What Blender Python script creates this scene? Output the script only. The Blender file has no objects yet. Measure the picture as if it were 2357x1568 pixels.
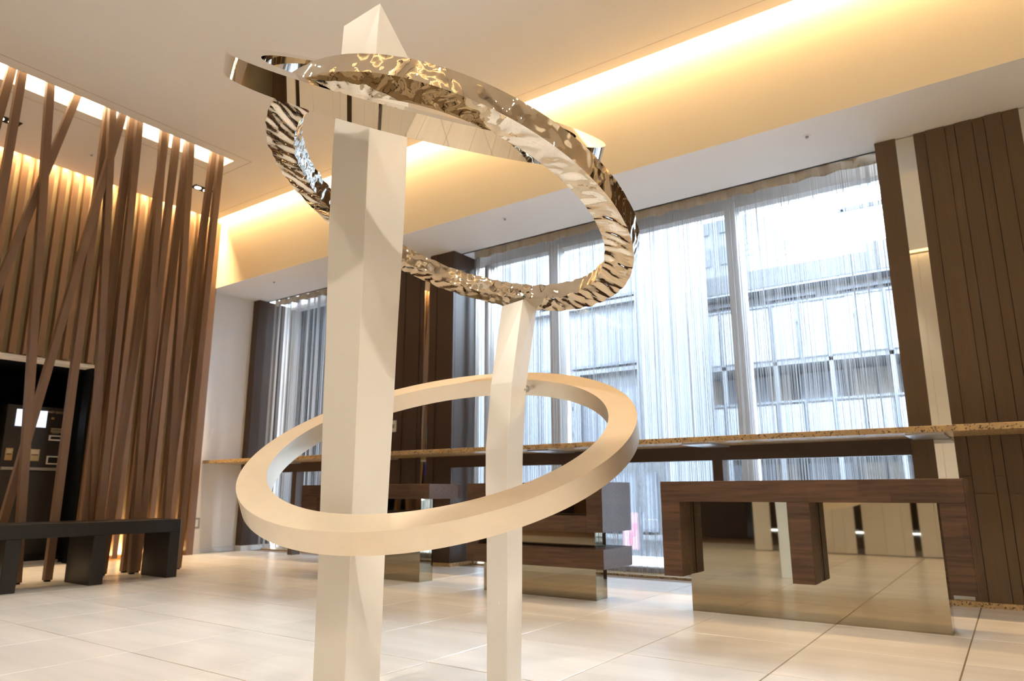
import bpy, bmesh, math, random
from mathutils import Vector, Matrix, noise
random.seed(7)
C = bpy.context.scene.collection
PI = math.pi

# ------------------------------------------------------------------ camera
H = 0.68
cam_d = bpy.data.cameras.new('camera'); cam = bpy.data.objects.new('camera', cam_d); C.objects.link(cam)
yaw, pit, roll = math.radians(35.125), math.radians(12.186), math.radians(-0.1474)
r_ = Vector((math.cos(yaw), math.sin(yaw), 0)); f_ = Vector((-math.sin(yaw)*math.cos(pit), math.cos(yaw)*math.cos(pit), math.sin(pit)))
u_ = r_.cross(f_)
rr = r_*math.cos(roll) + u_*math.sin(roll); uu = -r_*math.sin(roll) + u_*math.cos(roll)
m = Matrix((rr, uu, -f_)).transposed().to_4x4(); m.translation = (0, 0, H)
cam.matrix_world = m
cam_d.sensor_width = 36; cam_d.sensor_fit = 'HORIZONTAL'; cam_d.lens = 1611.405*36/2357
cam_d.clip_start = 0.02; cam_d.clip_end = 200
cam_d.dof.use_dof = True; cam_d.dof.focus_distance = 2.1; cam_d.dof.aperture_fstop = 5.0
bpy.context.scene.camera = cam

# ------------------------------------------------------------------ world, exposure
sc = bpy.context.scene
sc.view_settings.view_transform = 'Standard'; sc.view_settings.look = 'None'
sc.view_settings.gamma = 1; sc.view_settings.use_curve_mapping = False
sc.view_settings.exposure = 0.58
W = bpy.data.worlds.new('world'); sc.world = W; W.use_nodes = True
wn = W.node_tree; bg = wn.nodes['Background']
bg.inputs[0].default_value = (0.72, 0.85, 1.0, 1); bg.inputs[1].default_value = 46.0
sc.cycles.use_denoising = True
sc.cycles.max_bounces = 7; sc.cycles.diffuse_bounces = 4; sc.cycles.glossy_bounces = 4
sc.cycles.transmission_bounces = 4; sc.cycles.transparent_max_bounces = 12
sc.cycles.caustics_reflective = True; sc.cycles.caustics_refractive = False
sc.cycles.blur_glossy = 1.0; sc.cycles.sample_clamp_indirect = 6.0

WARM = (1.0, 0.895, 0.75)
def area(name, loc, size, power, color, aim, shape='RECTANGLE', portal=False, spread=None):
    d = bpy.data.lights.new(name, 'AREA'); d.shape = shape; d.size = size[0]
    if shape == 'RECTANGLE': d.size_y = size[1]
    d.energy = power; d.color = color
    if spread: d.spread = math.radians(spread)
    if portal: d.cycles.is_portal = True
    o = bpy.data.objects.new(name, d); C.objects.link(o); o.location = loc
    v = Vector(aim).normalized(); o.rotation_euler = v.to_track_quat('-Z', 'Y').to_euler()
    return o
def spot(name, loc, target, power, angle, color=WARM, blend=0.5, rad=0.04):
    d = bpy.data.lights.new(name, 'SPOT'); d.energy = power; d.spot_size = math.radians(angle); d.spot_blend = blend
    d.color = color; d.shadow_soft_size = rad
    o = bpy.data.objects.new(name, d); C.objects.link(o); o.location = loc
    o.rotation_euler = (Vector(target)-Vector(loc)).to_track_quat('-Z', 'Y').to_euler()
    return o
ZC, ZS = 3.92, 3.09
# recessed ceiling downlights; the last two spots are added fill
spot('downlight_or_fill', (1.0, 1.5, 3.88), (-1.2, 1.5, 1.0), 112, 75)
spot('downlight_or_fill', (-2.6, 2.6, 3.88), (-2.6, 2.6, 0), 50, 95)
spot('downlight_or_fill', (-0.9, -0.1, 3.88), (-1.3, 1.2, 0.3), 84, 80)
spot('downlight_or_fill', (-3.2, 0.6, 3.88), (-2.6, 1.4, 0), 95, 95)
spot('downlight_or_fill', (-4.6, 1.0, 3.88), (-4.6, 1.2, 0), 22, 95)
spot('downlight_or_fill', (-0.6, 3.7, 3.88), (-0.8, 3.6, 0), 20, 95)
spot('downlight_or_fill', (-4.2, -2.5, 3.88), (-4.0, -2.6, 0), 30, 120)
spot('downlight_or_fill', (1.5, 3.0, 3.88), (0.8, 3.6, 0), 10, 95)
spot('downlight_or_fill', (2.2, 2.0, 3.88), (2.0, 2.2, 0), 100, 110)  # unseen fill, added so floor bounce lifts the ceiling
spot('downlight_or_fill', (1.9, 0.2, 3.88), (1.8, 0.6, 0), 100, 110)  # second added fill on the right, also for ceiling bounce
# portals at the windows (sampling guides for the sky)
area('window_portal', (-2.46, 6.0, 1.55), (3.9, 3.1), 1, (1, 1, 1), (0, -1, 0), portal=True)
area('window_portal', (-6.6, 6.0, 1.55), (2.0, 3.1), 1, (1, 1, 1), (0, -1, 0), portal=True)
# cove lamps
COVE = (1.0, 0.70, 0.36)
area('cove_lamp', (-2.4, 4.515, 4.07), (10.2, 0.05), 122, COVE, (0, 0.35, -1))
area('slat_slot_lamp', (-7.585, 1.8, 4.03), (0.05, 5.4), 170, COVE, (0, 0, -1))
area('slat_foot_lamp', (-7.715, 3.95, 0.05), (0.03, 1.1), 16, COVE, (0, 0, 1))
area('curved_wall_cove_lamp', (-1.1, -0.275, 4.02), (2.8, 0.05), 6, COVE, (0, -0.3, -1))

# ------------------------------------------------------------------ materials
def mat(name, col, rough=0.5, metal=0.0, spec=0.5, coat=0.0, noise_amt=0.0, noise_scale=(1, 1, 1), col2=None,
        bump=0.0, bump_scale=200, world=True, detail=4, emis=None, estr=0, rand=0.0):
    M = bpy.data.materials.new(name); M.use_nodes = True
    nt = M.node_tree; b = nt.nodes['Principled BSDF']
    b.inputs['Base Color'].default_value = (*col, 1); b.inputs['Roughness'].default_value = rough
    b.inputs['Metallic'].default_value = metal; b.inputs['Specular IOR Level'].default_value = spec
    b.inputs['Coat Weight'].default_value = coat
    if emis: b.inputs['Emission Color'].default_value = (*emis, 1); b.inputs['Emission Strength'].default_value = estr
    src = None
    if noise_amt or bump:
        if world: g = nt.nodes.new('ShaderNodeNewGeometry'); src = g.outputs['Position']
        else: g = nt.nodes.new('ShaderNodeTexCoord'); src = g.outputs['Object']
    colout = None
    if noise_amt:
        mp = nt.nodes.new('ShaderNodeMapping'); mp.inputs['Scale'].default_value = noise_scale
        nt.links.new(src, mp.inputs[0])
        nz = nt.nodes.new('ShaderNodeTexNoise'); nz.inputs['Scale'].default_value = 1; nz.inputs['Detail'].default_value = detail
        nz.inputs['Roughness'].default_value = 0.6
        nt.links.new(mp.outputs[0], nz.inputs[0])
        rp = nt.nodes.new('ShaderNodeValToRGB'); c2 = col2 or tuple(x*(1-noise_amt) for x in col)
        rp.color_ramp.elements[0].position = 0.32; rp.color_ramp.elements[1].position = 0.68
        rp.color_ramp.elements[0].color = (*c2, 1); rp.color_ramp.elements[1].color = (*col, 1)
        nt.links.new(nz.outputs[0], rp.inputs[0]); colout = rp.outputs[0]
    if rand:
        oi = nt.nodes.new('ShaderNodeObjectInfo'); mr = nt.nodes.new('ShaderNodeMapRange')
        mr.inputs[3].default_value = 1-rand; mr.inputs[4].default_value = 1+rand
        nt.links.new(oi.outputs['Random'], mr.inputs[0])
        mx = nt.nodes.new('ShaderNodeVectorMath'); mx.operation = 'SCALE'
        if colout: nt.links.new(colout, mx.inputs[0])
        else: mx.inputs[0].default_value = col
        nt.links.new(mr.outputs[0], mx.inputs['Scale']); colout = mx.outputs[0]
    if colout: nt.links.new(colout, b.inputs['Base Color'])
    if bump:
        nb = nt.nodes.new('ShaderNodeTexNoise'); nb.inputs['Scale'].default_value = bump_scale
        nt.links.new(src, nb.inputs[0])
        bp = nt.nodes.new('ShaderNodeBump'); bp.inputs['Strength'].default_value = bump; bp.inputs['Distance'].default_value = 0.002
        nt.links.new(nb.outputs[0], bp.inputs['Height']); nt.links.new(bp.outputs[0], b.inputs['Normal'])
    return M
M = {}
M['tile'] = mat('stone_tile', (0.80, 0.74, 0.66), 0.26, noise_amt=0.12, noise_scale=(0.9, 7, 1), spec=0.5, rand=0.03)
M['grout'] = mat('grout', (0.22, 0.14, 0.09), 0.9)
M['ceiling'] = mat('ceiling_paint', (0.93, 0.86, 0.76), 0.9, spec=0.1)
M['soffit'] = mat('soffit_paint', (0.88, 0.86, 0.84), 0.9, spec=0.1)
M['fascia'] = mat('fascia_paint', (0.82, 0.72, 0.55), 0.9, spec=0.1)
M['wall'] = mat('wallpaper', (0.85, 0.82, 0.78), 0.85, spec=0.2, bump=0.2, bump_scale=300)
M['line'] = mat('ceiling_joint', (0.45, 0.34, 0.22), 0.9)
M['slat'] = mat('brown_laminate', (0.19, 0.105, 0.058), 0.5, noise_amt=0.12, noise_scale=(60, 60, 1.5), spec=0.4)
M['panel'] = mat('brown_panel', (0.135, 0.082, 0.042), 0.5, noise_amt=0.14, noise_scale=(90, 90, 2), spec=0.4, rand=0.07)
M['darkpanel'] = mat('dark_brown_panel', (0.075, 0.045, 0.030), 0.45, noise_amt=0.12, noise_scale=(90, 90, 2), spec=0.4, rand=0.05)
M['backing'] = mat('slat_backing', (0.55, 0.45, 0.28), 0.8)
M['black'] = mat('black_lining', (0.004, 0.004, 0.004), 0.6, spec=0.2)
M['bench'] = mat('black_stained_wood', (0.012, 0.009, 0.007), 0.32, noise_amt=0.3, noise_scale=(3, 3, 60), spec=0.5)
def wood(name, a, b_, scale, rough=0.45):
    Mx = mat(name, a, rough, noise_amt=0.5, noise_scale=scale, col2=b_, world=False, detail=8, spec=0.35, rand=0.12)
    nt = Mx.node_tree; b = nt.nodes['Principled BSDF']; old = b.inputs['Base Color'].links[0].from_socket
    g = nt.nodes.new('ShaderNodeNewGeometry'); sp = nt.nodes.new('ShaderNodeSeparateXYZ'); nt.links.new(g.outputs['Position'], sp.inputs[0])
    def mth(op, a_, b__):
        n = nt.nodes.new('ShaderNodeMath'); n.operation = op
        for i, v in enumerate((a_, b__)):
            if isinstance(v, (int, float)): n.inputs[i].default_value = v
            elif v is not None: nt.links.new(v, n.inputs[i])
        return n.outputs[0]
    rz = mth('FLOOR', mth('MULTIPLY', sp.outputs[2], 15.0), 0)
    rx = mth('FLOOR', mth('ADD', mth('MULTIPLY', sp.outputs[0], 2.6), mth('MULTIPLY', rz, 0.37)), 0)
    cb = nt.nodes.new('ShaderNodeCombineXYZ'); nt.links.new(rx, cb.inputs[0]); nt.links.new(rz, cb.inputs[1])
    wn_ = nt.nodes.new('ShaderNodeTexWhiteNoise'); nt.links.new(cb.outputs[0], wn_.inputs[0])
    mr = nt.nodes.new('ShaderNodeMapRange'); mr.inputs[3].default_value = 0.72; mr.inputs[4].default_value = 1.2; nt.links.new(wn_.outputs[0], mr.inputs[0])
    vm = nt.nodes.new('ShaderNodeVectorMath'); vm.operation = 'SCALE'; nt.links.new(old, vm.inputs[0]); nt.links.new(mr.outputs[0], vm.inputs['Scale'])
    nt.links.new(vm.outputs[0], b.inputs['Base Color'])
    return Mx
M['wood_h'] = wood('oak_horizontal', (0.105, 0.055, 0.030), (0.052, 0.026, 0.014), (5, 60, 75))
M['wood_v'] = M['wood_h']
M['mirror'] = mat('bronze_mirror', (0.40, 0.345, 0.25), 0.025, 1.0)
M['silver'] = mat('silver_mirror', (0.80, 0.80, 0.74), 0.015, 1.0)
M['chrome'] = mat('polished_steel', (0.74, 0.67, 0.56), 0.03, 1.0)
M['hammered'] = mat('hammered_steel', (0.78, 0.71, 0.60), 0.03, 1.0, bump=0.35, bump_scale=38)
M['satin'] = mat('satin_steel', (0.82, 0.73, 0.60), 0.42, 1.0, noise_amt=0.06, noise_scale=(9, 9, 9))
M['pole'] = mat('white_lacquer', (0.86, 0.83, 0.77), 0.28, spec=0.5, coat=0.3)
M['bolt'] = mat('white_bolt', (0.85, 0.82, 0.76), 0.35)
M['steel'] = mat('grey_steel', (0.55, 0.55, 0.55), 0.4, 0.8)
M['frame'] = mat('window_frame', (0.30, 0.26, 0.22), 0.4, 0.5)
M['frame2'] = mat('mullion_paint', (0.56, 0.52, 0.48), 0.5)
M['plate'] = mat('white_plastic', (0.8, 0.8, 0.78), 0.5)
M['darkplate'] = mat('grey_bezel', (0.30, 0.28, 0.26), 0.4)
M['machine'] = mat('dark_machine_body', (0.030, 0.026, 0.022), 0.4)
M['recess'] = mat('machine_slot', (0.01, 0.01, 0.01), 0.5)
M['brass'] = mat('brass_inlay', (0.6, 0.42, 0.2), 0.35, 0.8)
M['screen'] = mat('lit_screen', (0.05, 0.05, 0.05), 0.3, emis=(0.75, 0.82, 1.0), estr=1.05)
M['ink'] = mat('screen_ink', (0.02, 0.02, 0.02), 0.5, emis=(0.35, 0.42, 0.6), estr=1)
M['letter'] = mat('pale_lettering', (0.65, 0.55, 0.4), 0.5)
M['glow'] = mat('strip_diffuser', (0.9, 0.85, 0.75), 0.6, emis=(1.0, 0.86, 0.60), estr=7.0)
M['bulb'] = mat('lit_bulb', (0.9, 0.85, 0.75), 0.6, emis=(1.0, 0.92, 0.78), estr=3.0)
M['tape'] = mat('curtain_tape', (0.74, 0.64, 0.50), 0.8, noise_amt=0.22, noise_scale=(7, 7, 7))
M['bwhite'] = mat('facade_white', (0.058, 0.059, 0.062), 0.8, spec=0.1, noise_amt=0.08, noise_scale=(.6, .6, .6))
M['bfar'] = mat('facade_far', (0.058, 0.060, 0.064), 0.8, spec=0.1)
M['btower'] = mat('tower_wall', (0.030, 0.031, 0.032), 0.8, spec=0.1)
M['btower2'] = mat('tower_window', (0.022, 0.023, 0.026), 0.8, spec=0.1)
M['bmid'] = mat('parapet_paint', (0.045, 0.046, 0.048), 0.8, spec=0.1)
M['bgrey'] = mat('facade_grey', (0.050, 0.053, 0.060), 0.8, spec=0.1)
M['bwin'] = mat('facade_window', (0.060, 0.063, 0.072), 0.7, spec=0.1)
M['bwarm'] = mat('facade_blind', (0.110, 0.095, 0.080), 0.7, spec=0.1)
M['bwin2'] = mat('shade_lifted_facade', (0.105, 0.110, 0.125), 0.7, spec=0.1)  # colour lightened to offset the shade on balcony windows and eave
M['brail'] = mat('balcony_glass', (0.082, 0.084, 0.088), 0.7, spec=0.1)
M['asphalt'] = mat('pale_paving', (0.50, 0.51, 0.52), 0.9)
M['gravel'] = mat('blue_grey_gravel', (0.30, 0.33, 0.37), 0.9, noise_amt=0.75, noise_scale=(30, 30, 30))
M['pinksign'] = mat('pink_banner', (0.16, 0.085, 0.10), 0.7)
M['pinksign2'] = mat('red_print', (0.35, 0.05, 0.08), 0.7)
M['cream'] = mat('cream_panel', (0.70, 0.63, 0.53), 0.45)
def granite():
    Mx = mat('granite', (0.66, 0.44, 0.20), 0.25, noise_amt=0.5, noise_scale=(16, 16, 16), col2=(0.46, 0.31, 0.15))
    nt = Mx.node_tree; b = nt.nodes['Principled BSDF']; old = b.inputs['Base Color'].links[0].from_socket
    g = nt.nodes.new('ShaderNodeNewGeometry'); nz = nt.nodes.new('ShaderNodeTexNoise'); nz.inputs['Scale'].default_value = 95; nz.inputs['Detail'].default_value = 3
    nt.links.new(g.outputs['Position'], nz.inputs[0])
    rp = nt.nodes.new('ShaderNodeValToRGB'); rp.color_ramp.elements[0].position = 0.36; rp.color_ramp.elements[1].position = 0.44
    nt.links.new(nz.outputs[0], rp.inputs[0])
    mx = nt.nodes.new('ShaderNodeMix'); mx.data_type = 'RGBA'
    nt.links.new(rp.outputs[0], mx.inputs[0]); mx.inputs[6].default_value = (0.07, 0.05, 0.035, 1); nt.links.new(old, mx.inputs[7])
    nt.links.new(mx.outputs[2], b.inputs['Base Color']); return Mx
M['granite'] = granite()
def thread():
    Mx = bpy.data.materials.new('curtain_thread'); Mx.use_nodes = True; nt = Mx.node_tree; nt.nodes.clear()
    o = nt.nodes.new('ShaderNodeOutputMaterial'); d = nt.nodes.new('ShaderNodeBsdfDiffuse'); t = nt.nodes.new('ShaderNodeBsdfTranslucent')
    d.inputs[0].default_value = (0.60, 0.58, 0.56, 1); t.inputs[0].default_value = (0.25, 0.25, 0.255, 1)
    mx = nt.nodes.new('ShaderNodeMixShader'); mx.inputs[0].default_value = 0.5
    nt.links.new(d.outputs[0], mx.inputs[1]); nt.links.new(t.outputs[0], mx.inputs[2]); nt.links.new(mx.outputs[0], o.inputs[0]); return Mx
M['thread'] = thread()
def glass():
    Mx = bpy.data.materials.new('window_glass'); Mx.use_nodes = True; nt = Mx.node_tree; nt.nodes.clear()
    o = nt.nodes.new('ShaderNodeOutputMaterial'); t = nt.nodes.new('ShaderNodeBsdfTransparent'); g = nt.nodes.new('ShaderNodeBsdfGlossy')
    t.inputs[0].default_value = (0.93, 0.96, 0.98, 1); g.inputs['Roughness'].default_value = 0.0
    fr = nt.nodes.new('ShaderNodeFresnel'); fr.inputs[0].default_value = 1.45
    mx = nt.nodes.new('ShaderNodeMixShader'); nt.links.new(fr.outputs[0], mx.inputs[0])
    nt.links.new(t.outputs[0], mx.inputs[1]); nt.links.new(g.outputs[0], mx.inputs[2]); nt.links.new(mx.outputs[0], o.inputs[0]); return Mx
M['glass'] = glass()
def poster():
    Mx = mat('backlit_display', (0.1, 0.1, 0.1), 0.3); nt = Mx.node_tree; b = nt.nodes['Principled BSDF']
    g = nt.nodes.new('ShaderNodeTexCoord'); v = nt.nodes.new('ShaderNodeTexVoronoi'); v.inputs['Scale'].default_value = 6; v.distance = 'CHEBYCHEV'
    nt.links.new(g.outputs['Object'], v.inputs[0])
    h = nt.nodes.new('ShaderNodeHueSaturation'); h.inputs['Saturation'].default_value = 1.2
    nt.links.new(v.outputs['Color'], h.inputs['Color']); nt.links.new(h.outputs[0], b.inputs['Emission Color']); b.inputs['Emission Strength'].default_value = 1.3
    return Mx
M['poster'] = poster()

# ------------------------------------------------------------------ helpers
def mesh_of(bm, name, smooth=False):
    bmesh.ops.recalc_face_normals(bm, faces=bm.faces)
    me = bpy.data.meshes.new(name); bm.to_mesh(me); bm.free()
    if smooth:
        for p in me.polygons: p.use_smooth = True
    return me
def link(name, me, material=None, parent=None, loc=None):
    if material is not None and len(me.materials) == 0: me.materials.append(material)
    o = bpy.data.objects.new(name, me); C.objects.link(o)
    if parent is not None: o.parent = parent
    if loc is not None: o.location = loc
    return o
def obj(name, bm, material, parent=None, loc=None, smooth=False):
    return link(name, mesh_of(bm, name, smooth), material, parent, loc)
def bx(bm, x0, x1, y0, y1, z0, z1):
    v = [bm.verts.new(p) for p in ((x0,y0,z0),(x1,y0,z0),(x1,y1,z0),(x0,y1,z0),(x0,y0,z1),(x1,y0,z1),(x1,y1,z1),(x0,y1,z1))]
    for f in ((3,2,1,0),(4,5,6,7),(0,1,5,4),(1,2,6,5),(2,3,7,6),(3,0,4,7)): bm.faces.new([v[i] for i in f])
def box(name, x0, x1, y0, y1, z0, z1, material, parent=None, bevel=0.0):
    """box whose object origin is its own centre, placed where it stands"""
    cx, cy, cz = (x0+x1)/2, (y0+y1)/2, (z0+z1)/2
    bm = bmesh.new(); bx(bm, x0-cx, x1-cx, y0-cy, y1-cy, z0-cz, z1-cz)
    if bevel: bmesh.ops.bevel(bm, geom=bm.edges[:], offset=bevel, segments=1, affect='EDGES')
    o = obj(name, bm, material, parent)
    p = Vector((cx, cy, cz))
    if parent is not None: p = p - Vector(parent['base'] if 'base' in parent else (0, 0, 0))
    o.location = p
    return o
_base = {}
def thing(name, label, cat, loc=(0, 0, 0), group=None):
    o = bpy.data.objects.new(name, None); C.objects.link(o); o.empty_display_size = 0.1
    o.location = loc; o['label'] = label; o['category'] = cat
    if group: o['group'] = group
    _base[o.name] = Vector(loc)
    return o
def pb(name, t, x0, x1, y0, y1, z0, z1, material, bevel=0.0, holder=None):
    """part box in world coordinates under thing t (or under part `holder`)"""
    cx, cy, cz = (x0+x1)/2, (y0+y1)/2, (z0+z1)/2
    bm = bmesh.new(); bx(bm, x0-cx, x1-cx, y0-cy, y1-cy, z0-cz, z1-cz)
    if bevel: bmesh.ops.bevel(bm, geom=bm.edges[:], offset=bevel, segments=1, affect='EDGES')
    par = holder or t
    o = obj(name, bm, material, par)
    o.location = Vector((cx, cy, cz)) - _base[par.name]
    _base[o.name] = Vector((cx, cy, cz))
    return o
def tag(o, label, cat, group=None):
    o['label'] = label; o['category'] = cat
    if group: o['group'] = group
    return o
def struct(o, label=None):
    o['kind'] = 'structure'
    if label: o['label'] = label
    _base[o.name] = Vector(o.location)
    return o
def sbox(name, *a, bevel=0.0, label=None):
    return struct(box(name, *a, bevel=bevel), label)
def cyl(bm, c, r, h, axis='z', seg=16, r2=None):
    mt = Matrix.Translation(c)
    if axis == 'x': mt = mt @ Matrix.Rotation(PI/2, 4, 'Y')
    if axis == 'y': mt = mt @ Matrix.Rotation(PI/2, 4, 'X')
    bmesh.ops.create_cone(bm, cap_ends=True, segments=seg, radius1=r, radius2=r if r2 is None else r2, depth=h, matrix=mt)
def prism(bm, rings):
    """loft a list of vertex loops"""
    L = [[bm.verts.new(p) for p in r] for r in rings]; n = len(L[0])
    for a, b in zip(L[:-1], L[1:]):
        for i in range(n): bm.faces.new((a[i], a[(i+1) % n], b[(i+1) % n], b[i]))
    bm.faces.new(L[0][::-1]); bm.faces.new(L[-1])

# ------------------------------------------------------------------ the hall: floor
XW = -7.74          # face of the left wall
fl = sbox('floor', -9.2, 3.0, -5.0, 5.6, -0.10, -0.005, M['grout'], label='cream stone tile floor laid in a square grid')
TX = [-0.255-0.6*k for k in range(-6, 16)]; TY = [3.515+0.6*k for k in range(-8, 4)]
bmt = bmesh.new(); g_ = 0.003
bx(bmt, -0.3+g_, 0.3-g_, -0.3+g_, 0.3-g_, -0.008, 0.0)
bmesh.ops.bevel(bmt, geom=[e for e in bmt.edges if all(v.co.z > -0.001 for v in e.verts)], offset=0.0012, segments=1, affect='EDGES')
tile_me = mesh_of(bmt, 'tile')
for x in TX:
    for y in TY:
        cx, cy = x+0.3, y+0.3
        if cx < -7.9 or cx > 3.0 or cy > 5.6: continue
        o = link('tile', tile_me, M['tile'], fl, Vector((cx, cy, random.uniform(-0.0003, 0.0003)))-Vector(fl.location))
# ------------------------------------------------------------------ ceiling, cove, soffit
cl = sbox('ceiling', -7.54, -6.24, -5.0, 4.483, ZC, ZC+0.05, M['ceiling'], label='tan painted ceiling with a lit slot and a lit cove')
def cpiece(x0, x1, y0, y1): 
    o = box('ceiling_board', x0, x1, y0, y1, ZC, ZC+0.05, M['ceiling']); o.parent = cl; o.location = o.location-Vector(cl.location)
cpiece(-5.99, 3.0, -0.22, 4.483); cpiece(-5.99, 3.0, -5.0, -0.335); cpiece(-5.99, -2.6, -0.335, -0.22); cpiece(0.5, 3.0, -0.335, -0.22)
cpiece(-6.24, -5.99, 3.69, 4.483)
cpiece(-6.24, -5.99, -5.0, -1.0)
def cline(x0, x1, y0, y1, z=ZC):
    o = box('joint', x0, x1, y0, y1, z-0.0012, z+0.001, M['line']); o.parent = cl; o.location = o.location-Vector(cl.location)
cline(-5.865, -5.861, -1.1, 3.80); cline(-6.38, -6.376, -1.1, 3.80); cline(-6.38, -5.861, 3.80, 3.804)
cline(-7.5, 3.0, 4.365, 4.3665); 
sbox('trim_1', -9.2, 3.0, 4.59, 4.66, ZS, 4.3, M['fascia'], label='warm lit fascia above the windows')
sbox('ceiling_cove', -9.2, 3.0, -5.0, 4.59, 4.22, 4.3, M['ceiling'])
sbox('ceiling_soffit', -7.8, 3.0, 4.66, 5.36, ZS, ZS+0.06, M['soffit'], label='pale lowered soffit in front of the windows')
sbox('ceiling_soffit_edge', -7.8, 3.0, 4.59, 4.66, ZS-0.0005, ZS, M['soffit'])
sbox('trim_2', -7.8, 3.0, 5.345, 5.36, ZS-0.004, ZS+0.06, M['black'])
# pocket above the curtains and window head
sbox('ceiling_pocket', -9.2, 3.0, 5.36, 6.0, 3.50, 3.56, M['soffit'])
sbox('trim_3', -9.2, 3.0, 5.36, 5.38, ZS+0.06, 3.5, M['soffit'])
sbox('wall_window_head', -7.8, -0.3, 5.85, 6.0, 3.09, 3.56, M['frame2'], label='grey window head behind the curtain tops')

# ------------------------------------------------------------------ walls
sbox('wall_left_end', -7.9, XW, 4.60, 6.0, 0, 3.12, M['wall'], label='plain pale wall between slats and window')
sbox('wall_left_upper', -7.9, XW, 4.60, 4.62, 3.12, 4.22, M['wall'])
sbox('baseboard_left', XW, XW+0.012, 4.60, 5.22, 0, 0.05, M['plate'])
wl = sbox('wall_left', -7.82, XW, -5.0, 4.60, 1.975, 4.22, M['backing'], label='wall behind the brown vertical slats')
sbox('wall_left_lower', -7.82, XW, 3.37, 4.60, 0, 1.975, M['backing'])
sbox('wall_left_far', -7.82, XW, -5.0, 0.2, 0, 1.975, M['darkpanel'])
hd = sbox('trim_4', -7.86, -7.66, -1.0, 3.36, 1.945, 1.975, M['wall'], label='pale ledge under the hanging slats')
# vertical slats on the wall
def slat_mesh(h):
    b = bmesh.new(); bx(b, -0.035, 0.035, -0.0275, 0.0275, -h/2, h/2); return mesh_of(b, 'slat')
zt = 4.16
up_me = slat_mesh(zt-1.985); fu_me = slat_mesh(zt-0.02)
up_me.materials.append(M['slat']); fu_me.materials.append(M['slat'])
y = 4.46
while y > -0.9:
    full = y > 3.38
    z0 = 0.02 if full else 1.985
    o = link('slat', fu_me if full else up_me, None, wl, Vector((-7.655, y, (z0+zt)/2))-Vector(wl.location))
    y -= 0.1165
et = sbox('trim_5', -7.74, -7.60, 4.515, 4.60, 0, 3.915, M['slat'], label='brown end board of the slatted wall')
# alcove
al = sbox('wall_alcove_back', -9.1, -9.04, 0.2, 3.6, 0, 2.0, M['black'], label='black lining of the machine alcove')
sbox('wall_alcove_side', -9.1, -7.82, 3.45, 3.50, 0, 1.95, M['black'])
sbox('wall_alcove_far', -9.1, XW, 0.14, 0.2, 0, 1.95, M['black'])
sbox('ceiling_alcove', -9.1, -7.82, 0.2, 3.5, 1.95, 2.0, M['black'])
sbox('trim_9', -7.83, -7.692, 3.352, 3.383, 0, 1.945, M['black'])
sbox('floor_alcove', -9.1, -7.95, 0.2, 3.45, 0.0, 0.045, M['black'])
sbox('trim_6', -7.95, -7.93, 0.2, 3.36, 0.0, 0.03, M['steel'], label='steel threshold of the machine alcove')
# back and right of the hall (seen in mirrors and steel)
sbox('wall_back', -9.2, 3.0, -5.1, -5.0, 0, 4.3, M['panel'], label='warm rear wall')
sbox('wall_right', 3.0, 3.1, -5.0, 6.0, 0, 4.3, M['cream'], label='cream side wall')
# window side: dark posts and pillars, panels
def plinth(x0, x1, y0=5.19, y1=5.5): return sbox('baseboard_window', x0, x1, y0, y1, 0, 0.035, M['granite'])
# post beside the left wall
sbox('trim_7', -7.74, -7.62, 5.22, 5.62, 0.06, 3.088, M['darkpanel'], label='dark brown post in the left corner')
sbox('baseboard_post', -7.74, -7.615, 5.215, 5.63, 0, 0.06, M['plate'])
# window pillar: boards with mirror strips
pil = sbox('wall_pillar', -5.75, -4.39, 5.25, 5.62, 0.02, 3.088, M['darkpanel'], label='dark brown pillar between the windows')
def on_struct(name, par, x0, x1, y0, y1, z0, z1, material):
    o = box(name, x0, x1, y0, y1, z0, z1, material); o.parent = par; o.location = o.location-Vector(par.location); return o
seams = [-5.75, -5.63, -5.55, -5.37, -5.20, -5.05, -4.94, -4.84, -4.79]
for i, (a, b) in enumerate(zip(seams[:-1], seams[1:])):
    on_struct('panel', pil, a+0.0015, b-0.0015, 5.215+(0.006 if i % 2 else 0), 5.25, 0.03, 3.088, M['darkpanel'])
on_struct('mirror_strip', pil, -4.79, -4.705, 5.228, 5.25, 0.03, 3.08, M['silver'])
for i, (a, b) in enumerate(((-4.705, -4.61), (-4.61, -4.39))):
    on_struct('panel', pil, a+0.0015, b-0.0015, 5.215+(0.006 if i % 2 else 0), 5.25, 0.03, 3.088, M['darkpanel'])
sbox('baseboard_pillar', -5.76, -4.37, 5.20, 5.63, 0, 0.03, M['granite'])
# right hand boards
rp = sbox('wall_right_boards', -0.50, 3.0, 5.25, 5.62, 0.02, 3.088, M['panel'], label='brown boarded wall right of the window')
on_struct('panel', rp, -0.521, -0.392, 5.215, 5.25, 0.03, 3.088, M['panel'])
on_struct('panel', rp, -0.521, -0.50, 5.25, 5.62, 0.03, 3.088, M['panel'])
on_struct('mirror_strip', rp, -0.392, -0.281, 5.232, 5.25, 0.03, 3.082, M['silver'])
sm = [-0.281, -0.212, -0.095, -0.038, 0.060, 0.125, 0.222, 0.313]
zj = [0.765, 0.662, 0.765, 0.662, 0.765, 0.662, 0.765]
def board_set(sm, off=0):
    for i, (a, b) in enumerate(zip(sm[:-1], sm[1:])):
        d = 0.0 if (i+off) % 2 else 0.007
        for (z0, z1) in ((0.03, zj[i % 7]-0.0015), (zj[i % 7]+0.0015, 3.088)):
            on_struct('panel', rp, a+0.0016, b-0.0016, 5.213+d, 5.25, z0, z1, M['panel'])
board_set(sm)
on_struct('mirror_strip', rp, 0.313, 0.42, 5.232, 5.25, 0.03, 3.082, M['silver'])
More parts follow.
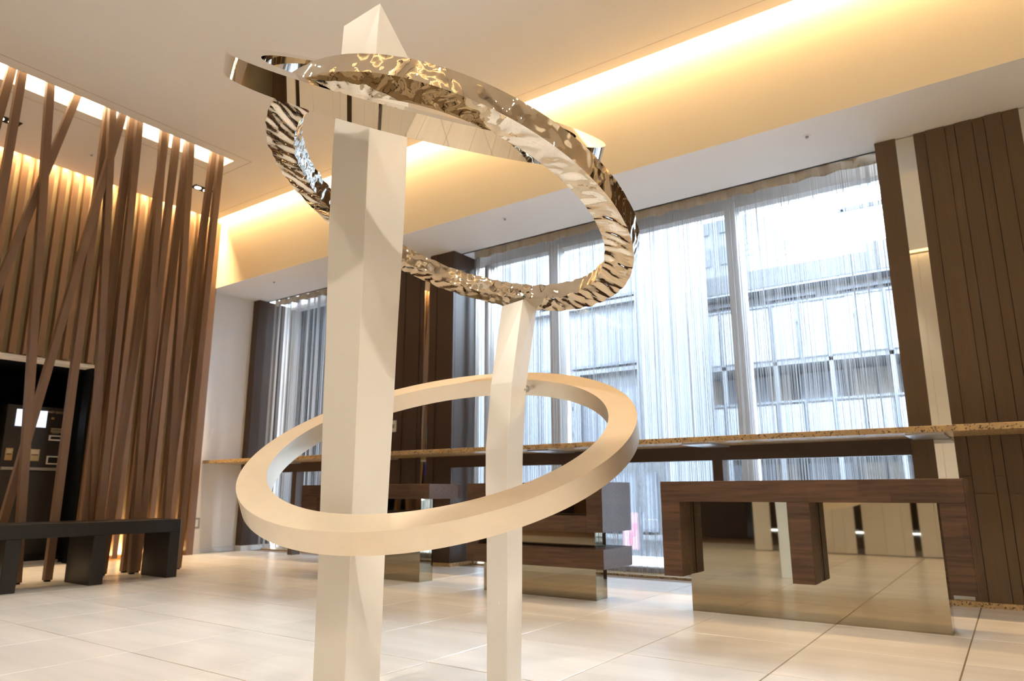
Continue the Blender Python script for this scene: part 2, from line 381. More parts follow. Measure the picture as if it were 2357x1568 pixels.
board_set([0.42, 0.52, 0.66, 0.76, 0.95, 1.1, 1.3, 1.45])
sbox('baseboard_right', -0.54, 3.0, 5.195, 5.62, 0, 0.03, M['granite'], label='speckled granite baseboard')
sbox('floor_sill', -7.62, -0.52, 5.50, 6.1, -0.10, 0.012, M['granite'])

# ------------------------------------------------------------------ windows
def window(name, x0, x1, mull, label):
    w = sbox(name, x0, x1, 5.70, 5.85, 0.0, 0.05, M['frame'], label=label)
    def add(n, a, b, c, d, e, f, mt_): 
        o = box(n, a, b, c, d, e, f, mt_); o.parent = w; o.location = o.location-Vector(w.location); return o
    add('window_frame', x0, x1, 5.70, 5.85, 3.05, 3.09, M['frame2'])
    add('window_frame', x0, x0+0.05, 5.70, 5.85, 0.05, 3.05, M['frame'])
    add('window_frame', x1-0.05, x1, 5.70, 5.85, 0.05, 3.05, M['frame'])
    xs = [x0+0.05]
    for a, b in mull:
        add('mullion', a, b, 5.66, 5.86, 0.05, 3.09, M['frame2']); xs += [a, b]
    xs.append(x1-0.05)
    for a, b in zip(xs[0::2], xs[1::2]):
        add('pane', a, b, 5.80, 5.806, 0.05, 3.05, M['glass'])
window('window_1', -4.36, -0.42, [(-3.53, -3.43), (-1.755, -1.665)], 'tall three-part window with buildings beyond')
window('window_2', -7.62, -5.75, [(-6.55, -6.47)], 'tall window beside the left corner')
sbox('trim_8', -4.345, -4.325, 5.50, 5.56, 0.0, 3.30, M['frame'], label='thin brown jamb beside the curtain')

def curtain(label, x0, x1, step, w0, w1, wave, z1=3.0):
    t = thing('string_curtain', label, 'curtain', ((x0+x1)/2, 5.45, 0))
    def yy(x): return 5.45 + wave*math.sin(x*2*PI/0.19) + 0.4*wave*math.sin(x*2*PI/0.07+1)
    bm = bmesh.new(); n = 90; a, b = [], []
    for i in range(n+1):
        x = x0+(x1-x0)*i/n; 
        zz = 3.045 + 0.006*math.sin(x*23)+0.006*noise.noise(Vector((x*4, 0, 0)))
        a.append((bm.verts.new((x-(x0+x1)/2, yy(x)-5.452, zz)), bm.verts.new((x-(x0+x1)/2, yy(x)-5.452, 3.125))))
        b.append((bm.verts.new((x-(x0+x1)/2, yy(x)-5.448, zz)), bm.verts.new((x-(x0+x1)/2, yy(x)-5.448, 3.125))))
    for i in range(n):
        bm.faces.new((a[i][0], a[i+1][0], a[i+1][1], a[i][1])); bm.faces.new((b[i][1], b[i+1][1], b[i+1][0], b[i][0]))
        bm.faces.new((a[i][0], b[i][0], b[i+1][0], a[i+1][0])); bm.faces.new((a[i][1], a[i+1][1], b[i+1][1], b[i][1]))
    obj('header_tape', bm, M['tape'], t)
    bm = bmesh.new(); x = x0+0.004
    while x < x1-0.004:
        w = random.uniform(w0, w1); zb = random.uniform(0.03, 0.055)
        dy = random.uniform(-0.012, 0.012); sw = random.uniform(-0.004, 0.004)
        k = 5; rings = []
        xc = x-(x0+x1)/2; yc = yy(x)-5.45+dy
        for j in range(k+1):
            z = zb+(3.06-zb)*j/k; q = sw*math.sin(j*1.7+x*9)
            rings.append([bm.verts.new((xc+q-w/2, yc, z)), bm.verts.new((xc+q, yc-0.0012, z)), bm.verts.new((xc+q+w/2, yc, z))])
        for r0, r1 in zip(rings[:-1], rings[1:]):
            for i in range(2): bm.faces.new((r0[i], r0[i+1], r1[i+1], r1[i]))
        x += step*random.choice((0.35, 0.6, 0.8, 1, 1.2, 1.7))
    s = obj('strings', bm, M['thread'], t); s['kind'] = 'stuff'
    r = pb('curtain_rail', t, x0, x1, 5.44, 5.46, 3.125, 3.15, M['frame'])
    return t
curtain('white string curtain across the wide right window, seen through', -4.30, -0.53, 0.0085, 0.0025, 0.0045, 0.012)
curtain('dense pleated white string curtain hanging beside the left corner', -7.60, -5.76, 0.0055, 0.0035, 0.0065, 0.03)

# ------------------------------------------------------------------ counter
ct = thing('counter', 'long granite counter shelf running in front of the windows', 'counter', (-2.3, 5.1, 0))
pb('countertop', ct, -7.735, 2.99, 4.70, 5.20, 1.010, 1.046, M['granite'], 0.002)
for a, b in ((-7.61, -5.76), (-4.385, -0.525)):
    pb('rail', ct, a, b, 5.20, 5.26, 0.905, 1.010, M['darkpanel'])
for x in (-6.72, -3.142, -1.828):
    pb('post', ct, x, x+0.075, 5.195, 5.30, 0, 0.905, M['darkpanel'])
for x in (-6.72, -5.2, -3.142, -1.828, -0.44):
    pb('bracket', ct, x-0.06, x+0.14, 4.76, 5.19, 0.998, 1.010, M['steel'])

# ------------------------------------------------------------------ slat screen of leaning slats and the lit slot
sg = thing('light_slot', 'long glowing slot light in the ceiling above the leaning slats', 'light', (-6.115, 1.3, ZC))
pb('diffuser', sg, -6.26, -5.97, -1.0, 3.71, ZC+0.10, ZC+0.12, M['glow'])
for a, b, c_, d in ((-6.26, -6.24, -1.0, 3.71), (-5.99, -5.97, -1.0, 3.71), (-6.24, -5.99, 3.69, 3.71), (-6.24, -5.99, -1.02, -1.0)):
    pb('frame', sg, a, b, c_, d, ZC+0.052, ZC+0.10, M['ceiling'])
screen = thing('slat_screen', 'screen of brown wooden slats leaning at odd angles between floor and ceiling slot', 'screen', (-6.2, 2.6, 0))
def pole_between(name, parent, p0, p1, wx, wy, material, base):
    bm = bmesh.new(); p0 = Vector(p0)-base; p1 = Vector(p1)-base
    rings = []
    for p in (p0, p1): rings.append([(p.x-wx/2, p.y-wy/2, p.z), (p.x+wx/2, p.y-wy/2, p.z), (p.x+wx/2, p.y+wy/2, p.z), (p.x-wx/2, p.y+wy/2, p.z)])
    prism(bm, rings); return obj(name, bm, material, parent)
LS = [((-6.3, 1.525), (-6.12, 1.793)), ((-6.36, 1.909), (-6.06, 1.846)), ((-6.3, 2.4), (-6.06, 2.043)), ((-6.4, 1.572), (-6.1, 2.276)),
      ((-6.3, 2.611), (-6.16, 2.546)), ((-6.42, 2.234), (-6.06, 2.636)), ((-6.38, 2.959), (-6.06, 2.535)), ((-6.3, 2.957), (-6.06, 2.774)),
      ((-6.4, 2.87), (-6.14, 2.744)), ((-6.27, 3.25), (-6.06, 2.999)), ((-6.36, 3.05), (-6.16, 3.075)), ((-6.44, 3.272), (-6.1, 3.152)),
      ((-6.28, 3.533), (-6.06, 3.268)), ((-6.36, 3.333), (-6.17, 3.297)), ((-6.42, 3.558), (-6.14, 3.554)), ((-6.3, 3.673), (-6.06, 3.584)),
      ((-6.30, 0.9), (-6.10, 1.2)), ((-6.3, 0.7), (-6.1, 0.4)), ((-6.25, 0.1), (-6.08, 0.3))]
for (bx0, by0), (tx, ty) in LS:
    s = pole_between('slat', screen, (bx0, by0, 0.012), (tx, ty, ZC+0.095), 0.05, 0.056, M['slat'], Vector((-6.2, 2.6, 0)))
    _base[s.name] = Vector((-6.2, 2.6, 0))
    pb('foot', screen, bx0-0.018, bx0+0.018, by0-0.018, by0+0.018, 0.0, 0.012, M['black'], holder=s)

# ------------------------------------------------------------------ machines in the alcove
mc = thing('money_exchange_machine', 'dark money exchange machine with bright screen behind the leaning slats', 'machine', (-8.45, 3.1, 0.045))
pb('body', mc, -8.75, -8.20, 2.83, 3.42, 0.045, 1.56, M['machine'], 0.004)
pb('lower_door', mc, -8.205, -8.192, 2.85, 3.40, 0.08, 0.90, M['machine'], 0.003)
pb('ledge', mc, -8.21, -8.17, 2.84, 3.41, 0.905, 0.935, M['darkplate'], 0.003)
scn = pb('screen', mc, -8.2, -8.19, 2.912, 3.19, 1.345, 1.515, M['screen'])
for k in range(6): pb('text_line', mc, -8.192, -8.1885, 3.05, 3.17-0.01*(k % 3), 1.488-0.012*k, 1.491-0.012*k, M['ink'], holder=scn)
def slotpart(name, y0, y1, z0, z1, mt_, fr):
    p = pb(name, mc, -8.2, -8.187, y0, y1, z0, z1, mt_)
    pb('slot', mc, -8.195, -8.1845, y0+fr, y1-fr, z0+fr, z1-fr, M['recess'], holder=p)
slotpart('bill_inlet', 3.245, 3.36, 1.30, 1.345, M['brass'], 0.010)
for k in range(3): pb('bar', mc, -8.2, -8.183, 3.25, 3.355, 1.305+0.014*k, 1.311+0.014*k, M['letter'])
slotpart('bill_tray', 3.235, 3.36, 1.215, 1.27, M['plate'], 0.014)
slotpart('receipt_tray', 3.24, 3.37, 0.97, 1.055, M['plate'], 0.012)
pb('badge', mc, -8.2, -8.195, 3.235, 3.262, 1.435, 1.457, M['brass'])
for (y0, y1) in ((2.86, 2.925), (3.08, 3.165)):
    p = pb('coin_tray', mc, -8.2, -8.185, y0, y1, 1.00, 1.12, M['brass'])
    pb('pane', mc, -8.19, -8.1815, y0+0.01, y1-0.01, 1.068, 1.110, M['letter'], holder=p)
    pb('slot', mc, -8.19, -8.1810, y0+0.01, y1-0.01, 1.056, 1.064, M['recess'], holder=p)
pb('coin_return', mc, -8.2, -8.188, 2.90, 2.93, 0.36, 0.52, M['plate'])
def text(body, size, material, parent, world_loc, rot, base, name='lettering', ext=0.0008):
    cu = bpy.data.curves.new(name, 'FONT'); cu.body = body; cu.size = size; cu.extrude = ext; cu.align_x = 'LEFT'
    tmp = bpy.data.objects.new(name, cu); C.objects.link(tmp)
    me = bpy.data.meshes.new_from_object(tmp.evaluated_get(bpy.context.evaluated_depsgraph_get()))
    bpy.data.objects.remove(tmp)
    me.materials.clear(); me.materials.append(material)
    o = bpy.data.objects.new(name, me); C.objects.link(o); o.parent = parent
    o.location = Vector(world_loc)-base; o.rotation_euler = rot; return o
text('MONEY EXCHANGE', 0.030, M['letter'], mc, (-8.199, 3.158, 1.500), (PI/2, 0, PI/2), Vector((-8.45, 3.1, 0.045)))
text('BANKNOTE', 0.012, M['letter'], mc, (-8.199, 3.262, 1.288), (PI/2, 0, PI/2), Vector((-8.45, 3.1, 0.045)))
m2 = thing('display_cabinet', 'tall black cabinet with a coloured lit display at the left edge', 'cabinet', (-8.5, 2.1, 0.045))
pb('body', m2, -8.9, -8.22, 1.45, 2.70, 0.045, 1.94, M['machine'], 0.004)
pb('display', m2, -8.225, -8.21, 1.52, 2.55, 1.42, 1.80, M['poster'])
m3 = thing('drinks_cabinet', 'cabinet with a bright colourful front, seen mirrored in the pillar strip', 'cabinet', (-8.5, 0.9, 0.045))
pb('body', m3, -8.9, -8.22, 0.30, 1.40, 0.045, 1.94, M['machine'], 0.004)
pb('display', m3, -8.225, -8.21, 0.36, 1.34, 0.95, 1.88, M['poster'])

# ------------------------------------------------------------------ black bench
bn = thing('bench', 'low black wooden bench with slab legs in front of the leaning slats', 'bench', (-5.95, 2.3, 0))
pb('seat', bn, -6.15, -5.75, 0.9, 3.355, 0.362, 0.463, M['bench'], 0.003)
for y0, y1 in ((3.265, 3.355), (2.67, 2.77), (2.09, 2.19), (1.5, 1.6), (0.9, 1.0)):
    pb('leg', bn, -6.15, -5.75, y0, y1, 0, 0.362, M['bench'], 0.003)

# ------------------------------------------------------------------ wood and mirror tables
def wtable(label, x0, x1, yf, yb, ym, mx0, mx1, bars, group='wood and mirror tables under the counter'):
    t = thing('display_table', label, 'table', ((x0+x1)/2, (yf+yb)/2, 0), group)
    pb('mirror_block', t, mx0, mx1, ym, ym+0.15, 0.0, 0.64, M['mirror'])
    for (a, b, z0, z1, full) in bars:
        horiz = (b-a) > (z1-z0)
        ow = pb('board', t, a, b, yf, ym-0.052, z0, z1, M['wood_h'] if horiz else M['wood_v'], 0.002)
        # inner layer behind a dark groove
        pb('inner_board', t, a+0.002, b-0.002, ym-0.048, ym, z0+0.001, z1-0.001, M['wood_h'] if horiz else M['wood_v'], 0.001)
        if full:  # boards that wrap round the end and the back
            pb('board', t, a, b, ym+0.15, yb, z0, z1, M['wood_h'] if horiz else M['wood_v'], 0.002)
            if b > mx1: pb('end_board', t, mx1, b, ym, ym+0.15, z0+0.0005, z1-0.0005, M['wood_h'], 0.001)
            if b > mx1 and b > x1-0.01: pb('end_veneer', t, b, b+0.004, yf, yb, z0, z1, M['wood_h'])
            if a < mx0: pb('end_board', t, a, mx0, ym, ym+0.15, z0+0.0005, z1-0.0005, M['wood_h'], 0.001)
    pb('top_board', t, mx0+0.001, mx1-0.001, ym+0.001, ym+0.149, 0.64, 0.735, M['wood_h'], 0.001)
    return t
wtable('dark oak table with three hanging legs over a bronze mirror block, nearest the right wall', -1.722, -0.20, 3.97, 4.37, 4.14, -1.627, -0.332,
       [(-1.722, -0.20, 0.621, 0.736, True), (-1.722, -1.609, 0.205, 0.621, True), (-1.010, -0.897, 0.208, 0.621, False), (-0.310, -0.20, 0.205, 0.621, True)])
wtable('dark oak table with stacked cross bars on a mirror block, behind the thinner white post', -3.185, -2.117, 3.97, 4.37, 4.14, -3.16, -2.262,
       [(-3.185, -2.117, 0.628, 0.738, True), (-3.185, -3.080, 0.331, 0.628, True), (-2.226, -2.117, 0.430, 0.628, True),
        (-3.080, -2.226, 0.430, 0.530, True), (-3.185, -2.117, 0.211, 0.329, True)])
wtable('dark oak table on a mirror block farthest left, behind the thick white post', -4.99, -3.545, 3.97, 4.30, 4.20, -4.93, -3.83,
       [(-4.99, -3.545, 0.628, 0.738, True), (-4.99, -4.80, 0.205, 0.628, True)])

# ------------------------------------------------------------------ sculpture
K = 0.97
SB = Vector((-1.55, 1.75, 0))
sculpt = thing('sculpture', 'tall sculpture of two white posts carrying three large steel rings', 'sculpture', SB)
CAM = Vector((0, 0, H))
def scaled(c, s): return CAM + (Vector(c)-CAM)*s
def ring(name, c, n, Ro, Ri, t, material, ham=False, seg=220, label=None):
    c = Vector(c); n = Vector(n).normalized()
    a = n.cross(Vector((0, 0, 1))).normalized(); b = n.cross(a)
    # four wall strips: front face, outer wall, back face, inner wall
    if ham: seg, sub = 900, 10
    else: sub = 1
    corners = [((Ri, 0), (Ro, 0), (0, 1)), ((Ro, 0), (Ro, -t), (1, 0)), ((Ro, -t), (Ri, -t), (0, -1)), ((Ri, -t), (Ri, 0), (-1, 0))]
    bm = bmesh.new()
    def ridge(k, s, u, zz):
        # k strip, s arclength, u across 0..1
        if k == 0:
            w = noise.noise(Vector((s*22+u*1.7+0.5*noise.noise(Vector((s*5, u*2, 1))), u*0.6, 3)))
            w2 = noise.noise(Vector((s*55+u*2, u*3, 7)))
            return 0.0062*(w-abs(w)*0.5)+0.0010*w2
        if k == 1:
            w = noise.noise(Vector((s*17-u*1.2, u*0.8, 9))); w2 = noise.noise(Vector((s*60, u*4, 11)))
            up = max(0.0, zz)
            return (0.0042-0.0034*up)*w+(0.0011-0.0007*up)*w2
        w = noise.noise(Vector((s*16, u*1.6, 21+k))); w2 = noise.noise(Vector((s*40, u*5, 31+k)))
        return 0.0052*w+0.0016*w2
    for k, (p0, p1, nn) in enumerate(corners):
        rows = []
        for i in range(seg):
            th = 2*PI*i/seg; dr = a*math.cos(th)+b*math.sin(th); row = []
            for j in range(sub+1):
                u = j/sub; rad = p0[0]+(p1[0]-p0[0])*u; off = p0[1]+(p1[1]-p0[1])*u
                if ham:
                    # wobble shared at the corners keeps the strips closed
                    cw = lambda q: 0.0065*noise.noise(Vector((math.cos(th)*17+q*10, math.sin(th)*17, q*3)))
                    e = math.sin(PI*u)**0.5
                    q0, q1 = k, (k+1) % 4
                    wob = cw(q0)*(1-u)+cw(q1)*u
                    rad += wob*0.8; off += wob*0.6
                    d = ridge(k, th*0.65, u, dr.z)*e
                    rad += nn[0]*d; off += nn[1]*d
                row.append(bm.verts.new(c-SB+dr*rad+n*off))
            rows.append(row)
        for i in range(seg):
            r0, r1 = rows[i], rows[(i+1) % seg]
            for j in range(sub): bm.faces.new((r0[j], r1[j], r1[j+1], r0[j+1]))
    me = bpy.data.meshes.new(name); 
    bm.normal_update(); bm.to_mesh(me); bm.free()
    for p in me.polygons: p.use_smooth = True
    o = link(name, me, material, sculpt)
    _base[o.name] = SB
    if label: o['label'] = label
    return o
kL = K*1.078
cL = scaled((-1.52358, 1.75470, 0.87096), kL)
rl = ring('ring', cL, (0.12462, -0.42990, 0.89424), 0.64075*kL, 0.5513*kL, 0.0649*kL, M['satin'], label='satin steel ring, lowest of the three')
cA = scaled((-1.6122, 1.7386, 2.1172), K)
ra = ring('ring', cA, (0.51347, -0.30402, 0.80245), 0.6914*K, 0.5784*K, 0.0703*K, M['chrome'], label='smooth polished steel ring near the top')
cB = scaled((-1.5985, 1.8632, 1.6818), K)
rb = ring('ring', cB, (-0.1938, -0.3071, -0.9317), 0.7059*K, 0.6019*K, 0.0690*K, M['hammered'], ham=True, label='hammered mirror steel ring hooked through the smooth one')
# thick post: square section, widening upward, oblique top
def sq(x, y, z, s): return [(x-s, y, z), (x, y, z), (x, y+s, z), (x-s, y+s, z)]
P1 = [(0, .125), (.2, .1264), (.51, .1305), (.6256, .1342), (.92, .1447), (1.16, .1509), (1.48, .1634), (1.76, .167)]
bm = bmesh.new(); X1, Y1 = -1.4845, 1.353
rings_ = [[Vector(p)-SB for p in sq(X1, Y1, z, s)] for z, s in P1]
s = .163
top = [Vector(p)-SB for p in ((X1-s+.018, Y1, 2.188), (X1+.020, Y1+.004, 2.203), (X1+.004, Y1+s, 2.09), (X1-s+.012, Y1+s, 2.07))]
rings_.append(top)
prism(bm, rings_); bmesh.ops.bevel(bm, geom=[e for e in bm.edges], offset=0.0015, segments=1, affect='EDGES')
p1 = obj('post', bm, M['pole'], sculpt); p1['label'] = 'thick white square post with an oblique top'; _base[p1.name] = SB
P2 = [(-1.531, 2.139, 0.0, .088), (-1.528, 2.140, .29, .0934), (-1.528, 2.1405, .506, .0958), (-1.529, 2.1400, .683, .1005), (-1.528, 2.1407, .836, .1024), (-1.5545, 2.2076, 1.097, .102)]
bm = bmesh.new(); rings_ = [[Vector(p)-SB for p in sq(*q)] for q in P2]
s = .115; x, y = -1.602, 2.365
rings_.append([Vector(p)-SB for p in ((x-s, y, 1.462), (x-0.005, y, 1.475), (x, y+s, 1.515), (x-s, y+s, 1.50))])
prism(bm, rings_); bmesh.ops.bevel(bm, geom=[e for e in bm.edges], offset=0.0015, segments=1, affect='EDGES')
p2 = obj('post', bm, M['pole'], sculpt); p2['label'] = 'thinner white bent post under the hammered ring'; _base[p2.name] = SB
def bolt(holder, loc, axis):
    bm = bmesh.new(); bmesh.ops.create_uvsphere(bm, u_segments=12, v_segments=8, radius=0.0052)
    sc_ = [1, 1, 1]; sc_['xyz'.index(axis)] = 0.55
    bmesh.ops.scale(bm, vec=sc_, verts=bm.verts); bmesh.ops.translate(bm, vec=Vector(loc)-SB, verts=bm.verts)
    return obj('bolt', bm, M['bolt'], holder, smooth=True)
for xx in (-1.607, -1.566): bolt(p2, (xx, 2.1400, 0.288), 'y')
for zz in (0.42, 0.10, 0.72):
    for xx in (-1.575, -1.525):
        bolt(p1, (xx-0.02, 1.353+.1300, zz), 'y')
# brackets fixing the rings
def bracket(a, b, r):
    a, b = Vector(a)-SB, Vector(b)-SB; d = b-a
    bm = bmesh.new(); bmesh.ops.create_cone(bm, cap_ends=True, segments=14, radius1=r, radius2=r, depth=d.length,
        matrix=Matrix.Translation((a+b)/2) @ d.to_track_quat('Z', 'Y').to_matrix().to_4x4())
    cyl(bm, (a+b)/2, r*1.6, 0.006, 'y', 12)
    return obj('bracket', bm, M['steel'], sculpt)
bracket((-1.56, 2.29, 1.075), (-1.566, 2.36, 1.095), 0.009)
bracket((-1.58, 1.36, 0.548), (-1.575, 1.30, 0.545), 0.007)
bracket((-1.545, 1.36, 0.546), (-1.54, 1.30, 0.543), 0.007)

# ------------------------------------------------------------------ small fittings
def sensor(label, x, y, z):
    t = thing('smoke_sensor', label, 'sensor', (x, y, z), 'ceiling sensors')
    bm = bmesh.new(); cyl(bm, (0, 0, -0.002), 0.028, 0.004, seg=28); obj('rim', bm, M['soffit'], t)
    bm = bmesh.new(); cyl(bm, (0, 0, -0.009), 0.009, 0.012, seg=16, r2=0.012); obj('head', bm, M['darkplate'], t)
sensor('small round ceiling sensor above the right part of the wide window', -0.885, 4.825, ZS)
sensor('small round ceiling sensor in the soffit beside the hammered ring', -3.47, 4.825, ZS)
sensor('small round ceiling sensor in the soffit near the left corner', -6.80, 4.83, ZS)
sensor('small round ceiling sensor behind the leaning slats', -7.0, 2.80, ZC)
def twin(label, x, y):
    t = thing('twin_downlight', label, 'downlight', (x, y, ZC), 'twin downlights behind the slats')
    pb('housing', t, x-0.06, x+0.06, y-0.11, y+0.11, ZC-0.003, ZC-0.0005, M['black'])
    for dy in (-0.05, 0.05):
        bm = bmesh.new(); cyl(bm, (0, dy, -0.006), 0.034, 0.006, seg=20); obj('lamp', bm, M['bulb'], t)
twin('black twin downlight in the ceiling near the slat screen end', -6.86, 3.88)
twin('black twin downlight in the ceiling at the left edge', -6.93, 2.05)
sw = thing('light_switch', 'small white wall switch low on the pale wall', 'switch', (XW, 4.70, 0.335))
pb('plate', sw, XW, XW+0.008, 4.645, 4.735, 0.275, 0.395, M['darkplate'], 0.002)
pb('rocker', sw, XW+0.004, XW+0.012, 4.668, 4.712, 0.295, 0.375, M['plate'], 0.002)
sg2 = thing('wall_plate', 'tiny pale control plate on the dark pillar by the thick post', 'plate', (-5.15, 5.21, 1.34))
pb('cover', sg2, -5.20, -5.12, 5.205, 5.215, 1.28, 1.40, M['plate'], 0.002)
pb('button', sg2, -5.18, -5.14, 5.2, 5.206, 1.32, 1.36, M['darkplate'])

# ------------------------------------------------------------------ behind the camera: curved cream panels, desk
cw = sbox('wall_curved', -2.62, -2.60, -0.66, -0.64, 0, 3.9, M['cream'], label='curved wall of tall cream panels')
def arc(x): return -0.33 if x < 0.2 else -0.33-0.30*(x-0.2)**2
ps = [(-2.58, -2.39), (-2.30, -2.05), (-2.048, -1.72), (-1.718, -1.60), (-1.598, -1.49), (-1.41, -1.20), (-1.198, -1.03), (-1.028, -0.94), (-0.87, -0.72), (-0.718, -0.42),
      (-0.418, -0.10), (-0.098, 0.20), (0.202, 0.50), (0.502, 0.82), (0.90, 1.2), (1.202, 1.5), (1.502, 1.8), (1.88, 2.2)]
for x, x1 in ps:
    w = x1-x; ang = math.atan2(arc(x1)-arc(x), w)
    bm = bmesh.new(); bx(bm, -w/2, w/2, -0.03, 0.0, -1.94, 1.94)
    o = obj('panel', bm, M['cream'], cw); o.location = Vector((x+w/2, (arc(x)+arc(x1))/2, 1.95))-Vector(cw.location); o.rotation_euler = (0, 0, ang)
dk = thing('reception_desk', 'dark wooden desk behind the viewer, seen only in reflections', 'desk', (-4.1, -2.6, 0))
pb('body', dk, -5.4, -3.3, -3.0, -2.4, 0, 0.95, M['darkpanel'], 0.004)
pb('desktop', dk, -5.5, -3.2, -3.1, -2.3, 0.95, 1.0, M['bench'], 0.004)

# ------------------------------------------------------------------ outside
sbox('ground', -40, 30, 6.1, 60, -0.6, -0.35, M['asphalt'])
sbox('kerb', -9, 2, 6.1, 7.4, -0.35, -0.02, M['gravel'], label='pebble bed outside the windows')
def building(label, x0, x1, y0, y1, z1, mt_):
    t = thing('building', label, 'building', ((x0+x1)/2, (y0+y1)/2, -0.35))
    pb('wall', t, x0, x1, y0, y1, -0.35, z1, mt_); return t
# left building
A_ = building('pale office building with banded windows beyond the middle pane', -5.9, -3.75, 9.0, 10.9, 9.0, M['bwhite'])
for fz in (0.15, 1.35, 2.45, 3.45, 4.6, 5.7, 6.8):
    for (a, b) in ((-5.75, -5.35), (-5.2, -3.95)):
        f = pb('window', A_, a, b, 8.93, 9.0, fz, fz+0.78, M['bgrey'])
        n = 1 if b-a < 0.6 else 3
        for i in range(n):
            w = (b-a)/n; pb('pane', A_, a+w*i+0.02, a+w*(i+1)-0.02, 8.925, 8.94, fz+0.03, fz+0.74, M['bwin'], holder=f)
    pb('ledge', A_, -5.9, -3.75, 8.90, 9.0, fz-0.10, fz-0.04, M['bwhite'])
pb('sign_board', A_, -3.80, -3.72, 8.2, 9.0, 1.2, 4.6, M['bwhite'])
# right building with balconies
B_ = building('white building with rows of glass balcony fronts beyond the right panes', -4.4, 3.2, 12.0, 18.0, 4.0, M['bfar'])
pb('roof', B_, -4.5, 3.3, 11.6, 18.1, 4.0, 4.32, M['bmid'])
pb('eave', B_, -4.5, 3.3, 11.62, 12.0, 3.96, 4.0, M['bwin2'])
for a in (-4.25, -3.0, -1.9, -0.7, 0.5):
    f = pb('window', B_, a, a+0.62, 11.94, 12.0, 3.42, 3.82, M['bgrey'])
    pb('pane', B_, a+0.03, a+0.59, 11.93, 11.95, 3.45, 3.76, M['bwarm'], holder=f)
    pb('shade', B_, a-0.08, a+0.70, 11.85, 12.0, 3.82, 3.87, M['bgrey'])
for zb, zt_ in ((2.62, 3.50), (1.36, 1.98), (-0.1, 0.55)):
    pb('slab', B_, -4.4, 3.2, 11.0, 12.0, zb-0.06, zb, M['bwhite'])
    pb('handrail', B_, -4.4, 3.2, 10.98, 11.02, zt_, zt_+0.03, M['bgrey'])
    x = -4.4
    while x < 3.1:
        pb('balcony_panel', B_, x+0.03, x+0.37, 10.99, 11.01, zb+0.03, zt_-0.03, M['brail'])
        pb('baluster', B_, x-0.012, x+0.012, 10.98, 11.03, zb, zt_, M['bgrey'])
        x += 0.40
for zb in (2.04, 0.60):
    x = -4.3; i = 0
    while x < 3.1:
        f = pb('window', B_, x, x+0.72, 11.95, 12.0, zb, zb+0.54, M['bwhite'])
        pb('pane', B_, x+0.04, x+0.34, 11.93, 11.96, zb+0.03, zb+0.50, M['bwin2'] if i % 3 else M['bwarm'], holder=f)
        pb('pane', B_, x+0.38, x+0.68, 11.93, 11.96, zb+0.03, zb+0.50, M['bwarm'] if i % 2 else M['bwin2'], holder=f)
        x += 0.80; i += 1
for x in (-4.4, -3.6, -2.8, -2.0, -1.2, -0.4, 0.4): pb('column', B_, x-0.02, x+0.04, 11.0, 11.06, -0.35, 3.5, M['bwhite'])
rt = thing('rooftop_frame', 'thin pale steel frame standing on the white building roof', 'frame', (-1.4, 13, 4.32))
for x in (-1.9, -0.6): pb('post', rt, x, x+0.05, 12.6, 12.65, 4.32, 5.45, M['bgrey'])
pb('beam', rt, -1.95, -0.5, 12.6, 12.65, 5.4, 5.48, M['bgrey'])
pb('tank', rt, -1.6, -0.8, 12.8, 13.4, 4.32, 4.85, M['bwhite'])
def antenna(label, x, h):
    t = thing('antenna', label, 'antenna', (x, 12.3, 4.32), 'antennas on the white building')
    bm = bmesh.new(); cyl(bm, (0, 0, h/2), 0.014, h, seg=8); obj('mast', bm, M['bgrey'], t)
    bm = bmesh.new()
    for k in range(4): cyl(bm, (0, 0, h*0.55+0.11*k), 0.010, 0.34-0.06*k, 'x', 8)
    obj('arms', bm, M['bgrey'], t)
antenna('thin antenna on the roof left of the steel frame', -2.7, 0.75)
antenna('taller thin antenna on the roof behind the mullion', -3.5, 0.95)
Cb = building('very pale tower far behind the white building, seen left of its roof', -9.2, -5.6, 20.0, 25.0, 9.4, M['btower'])
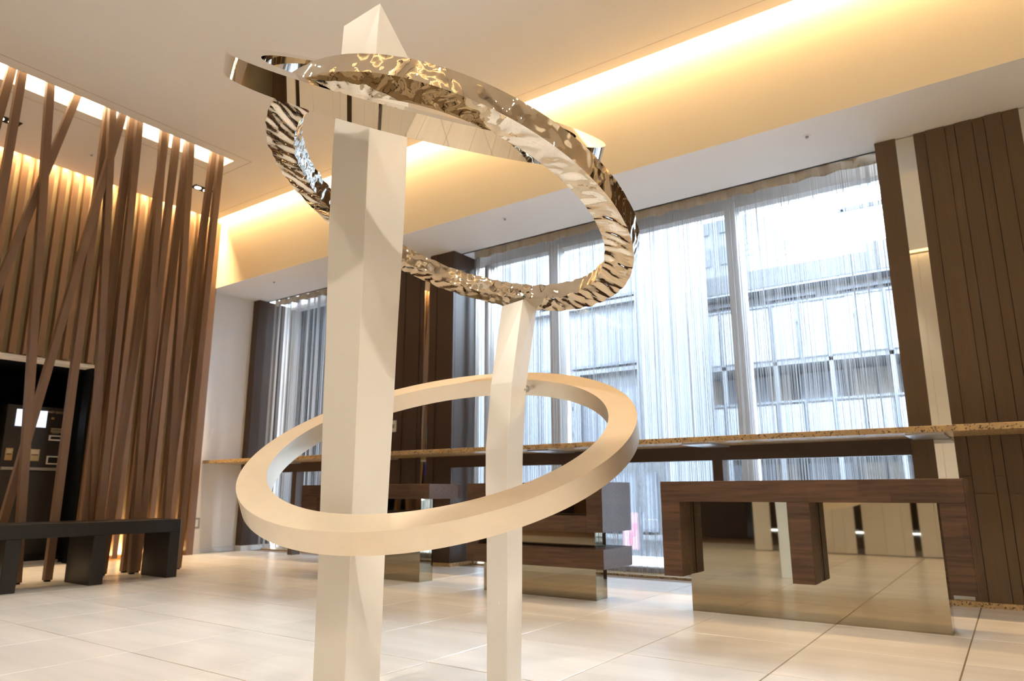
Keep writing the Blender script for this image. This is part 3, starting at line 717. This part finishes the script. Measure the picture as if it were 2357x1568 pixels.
for z in range(0, 9):
    for i in range(4):
        pb('window', Cb, -8.95+0.85*i, -8.4+0.85*i, 19.95, 20.0, 0.3+z, 0.85+z, M['btower2'])
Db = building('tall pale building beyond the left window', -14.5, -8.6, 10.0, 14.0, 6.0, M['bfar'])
for z in range(0, 6):
    for i in range(5):
        pb('window', Db, -14.1+1.1*i, -13.5+1.1*i, 9.95, 10.0, 0.3+z, 0.85+z, M['bgrey'])
bn2 = thing('banner', 'pale pink street banner low behind the curtain between two oak tables', 'banner', (-4.0, 8.2, -0.35))
pb('pole', bn2, -3.86, -3.84, 8.19, 8.21, -0.35, 0.5, M['bgrey'])
pb('cloth', bn2, -4.08, -3.86, 8.195, 8.205, -0.02, 0.42, M['pinksign'])
for k in range(3): pb('mark', bn2, -4.0+0.03*k, -3.95+0.03*k, 8.190, 8.196, 0.05+0.09*k, 0.11+0.09*k, M['pinksign2'])
vs = thing('street_sign', 'narrow white upright sign with illegible dark characters outside the window', 'sign', (-3.87, 8.3, -0.35))
pb('board', vs, -3.94, -3.82, 8.3, 8.33, 0.42, 1.30, M['bwhite'])
pb('post', vs, -3.90, -3.86, 8.31, 8.32, -0.35, 0.42, M['bgrey'])
vs2 = thing('wall_sign', 'white upright sign with grey illegible characters on the pale office building', 'sign', (-5.2, 8.88, 1.0))
pb('board', vs2, -5.30, -5.02, 8.86, 8.89, 1.0, 2.35, M['bwhite'])
for t_, x, y0, zz, n in ((vs, -3.88, 8.3, 0.50, 8), (vs2, -5.16, 8.86, 1.25, 6)):
    for k in range(n):
        h = 0.10 if n == 8 else 0.17; w = h*0.36; z = zz+h*k
        for q in range(3):
            dx = random.uniform(-w*.6, w*.6); dz = random.uniform(0, h*.5)
            if q % 2: pb('mark', t_, x+dx-w*.5, x+dx+w*.5, y0-0.006, y0-0.001, z+dz, z+dz+h*.10, M['bwin'])
            else: pb('mark', t_, x+dx-w*.1, x+dx+w*.1, y0-0.006, y0-0.001, z+dz, z+dz+h*.5, M['bwin'])
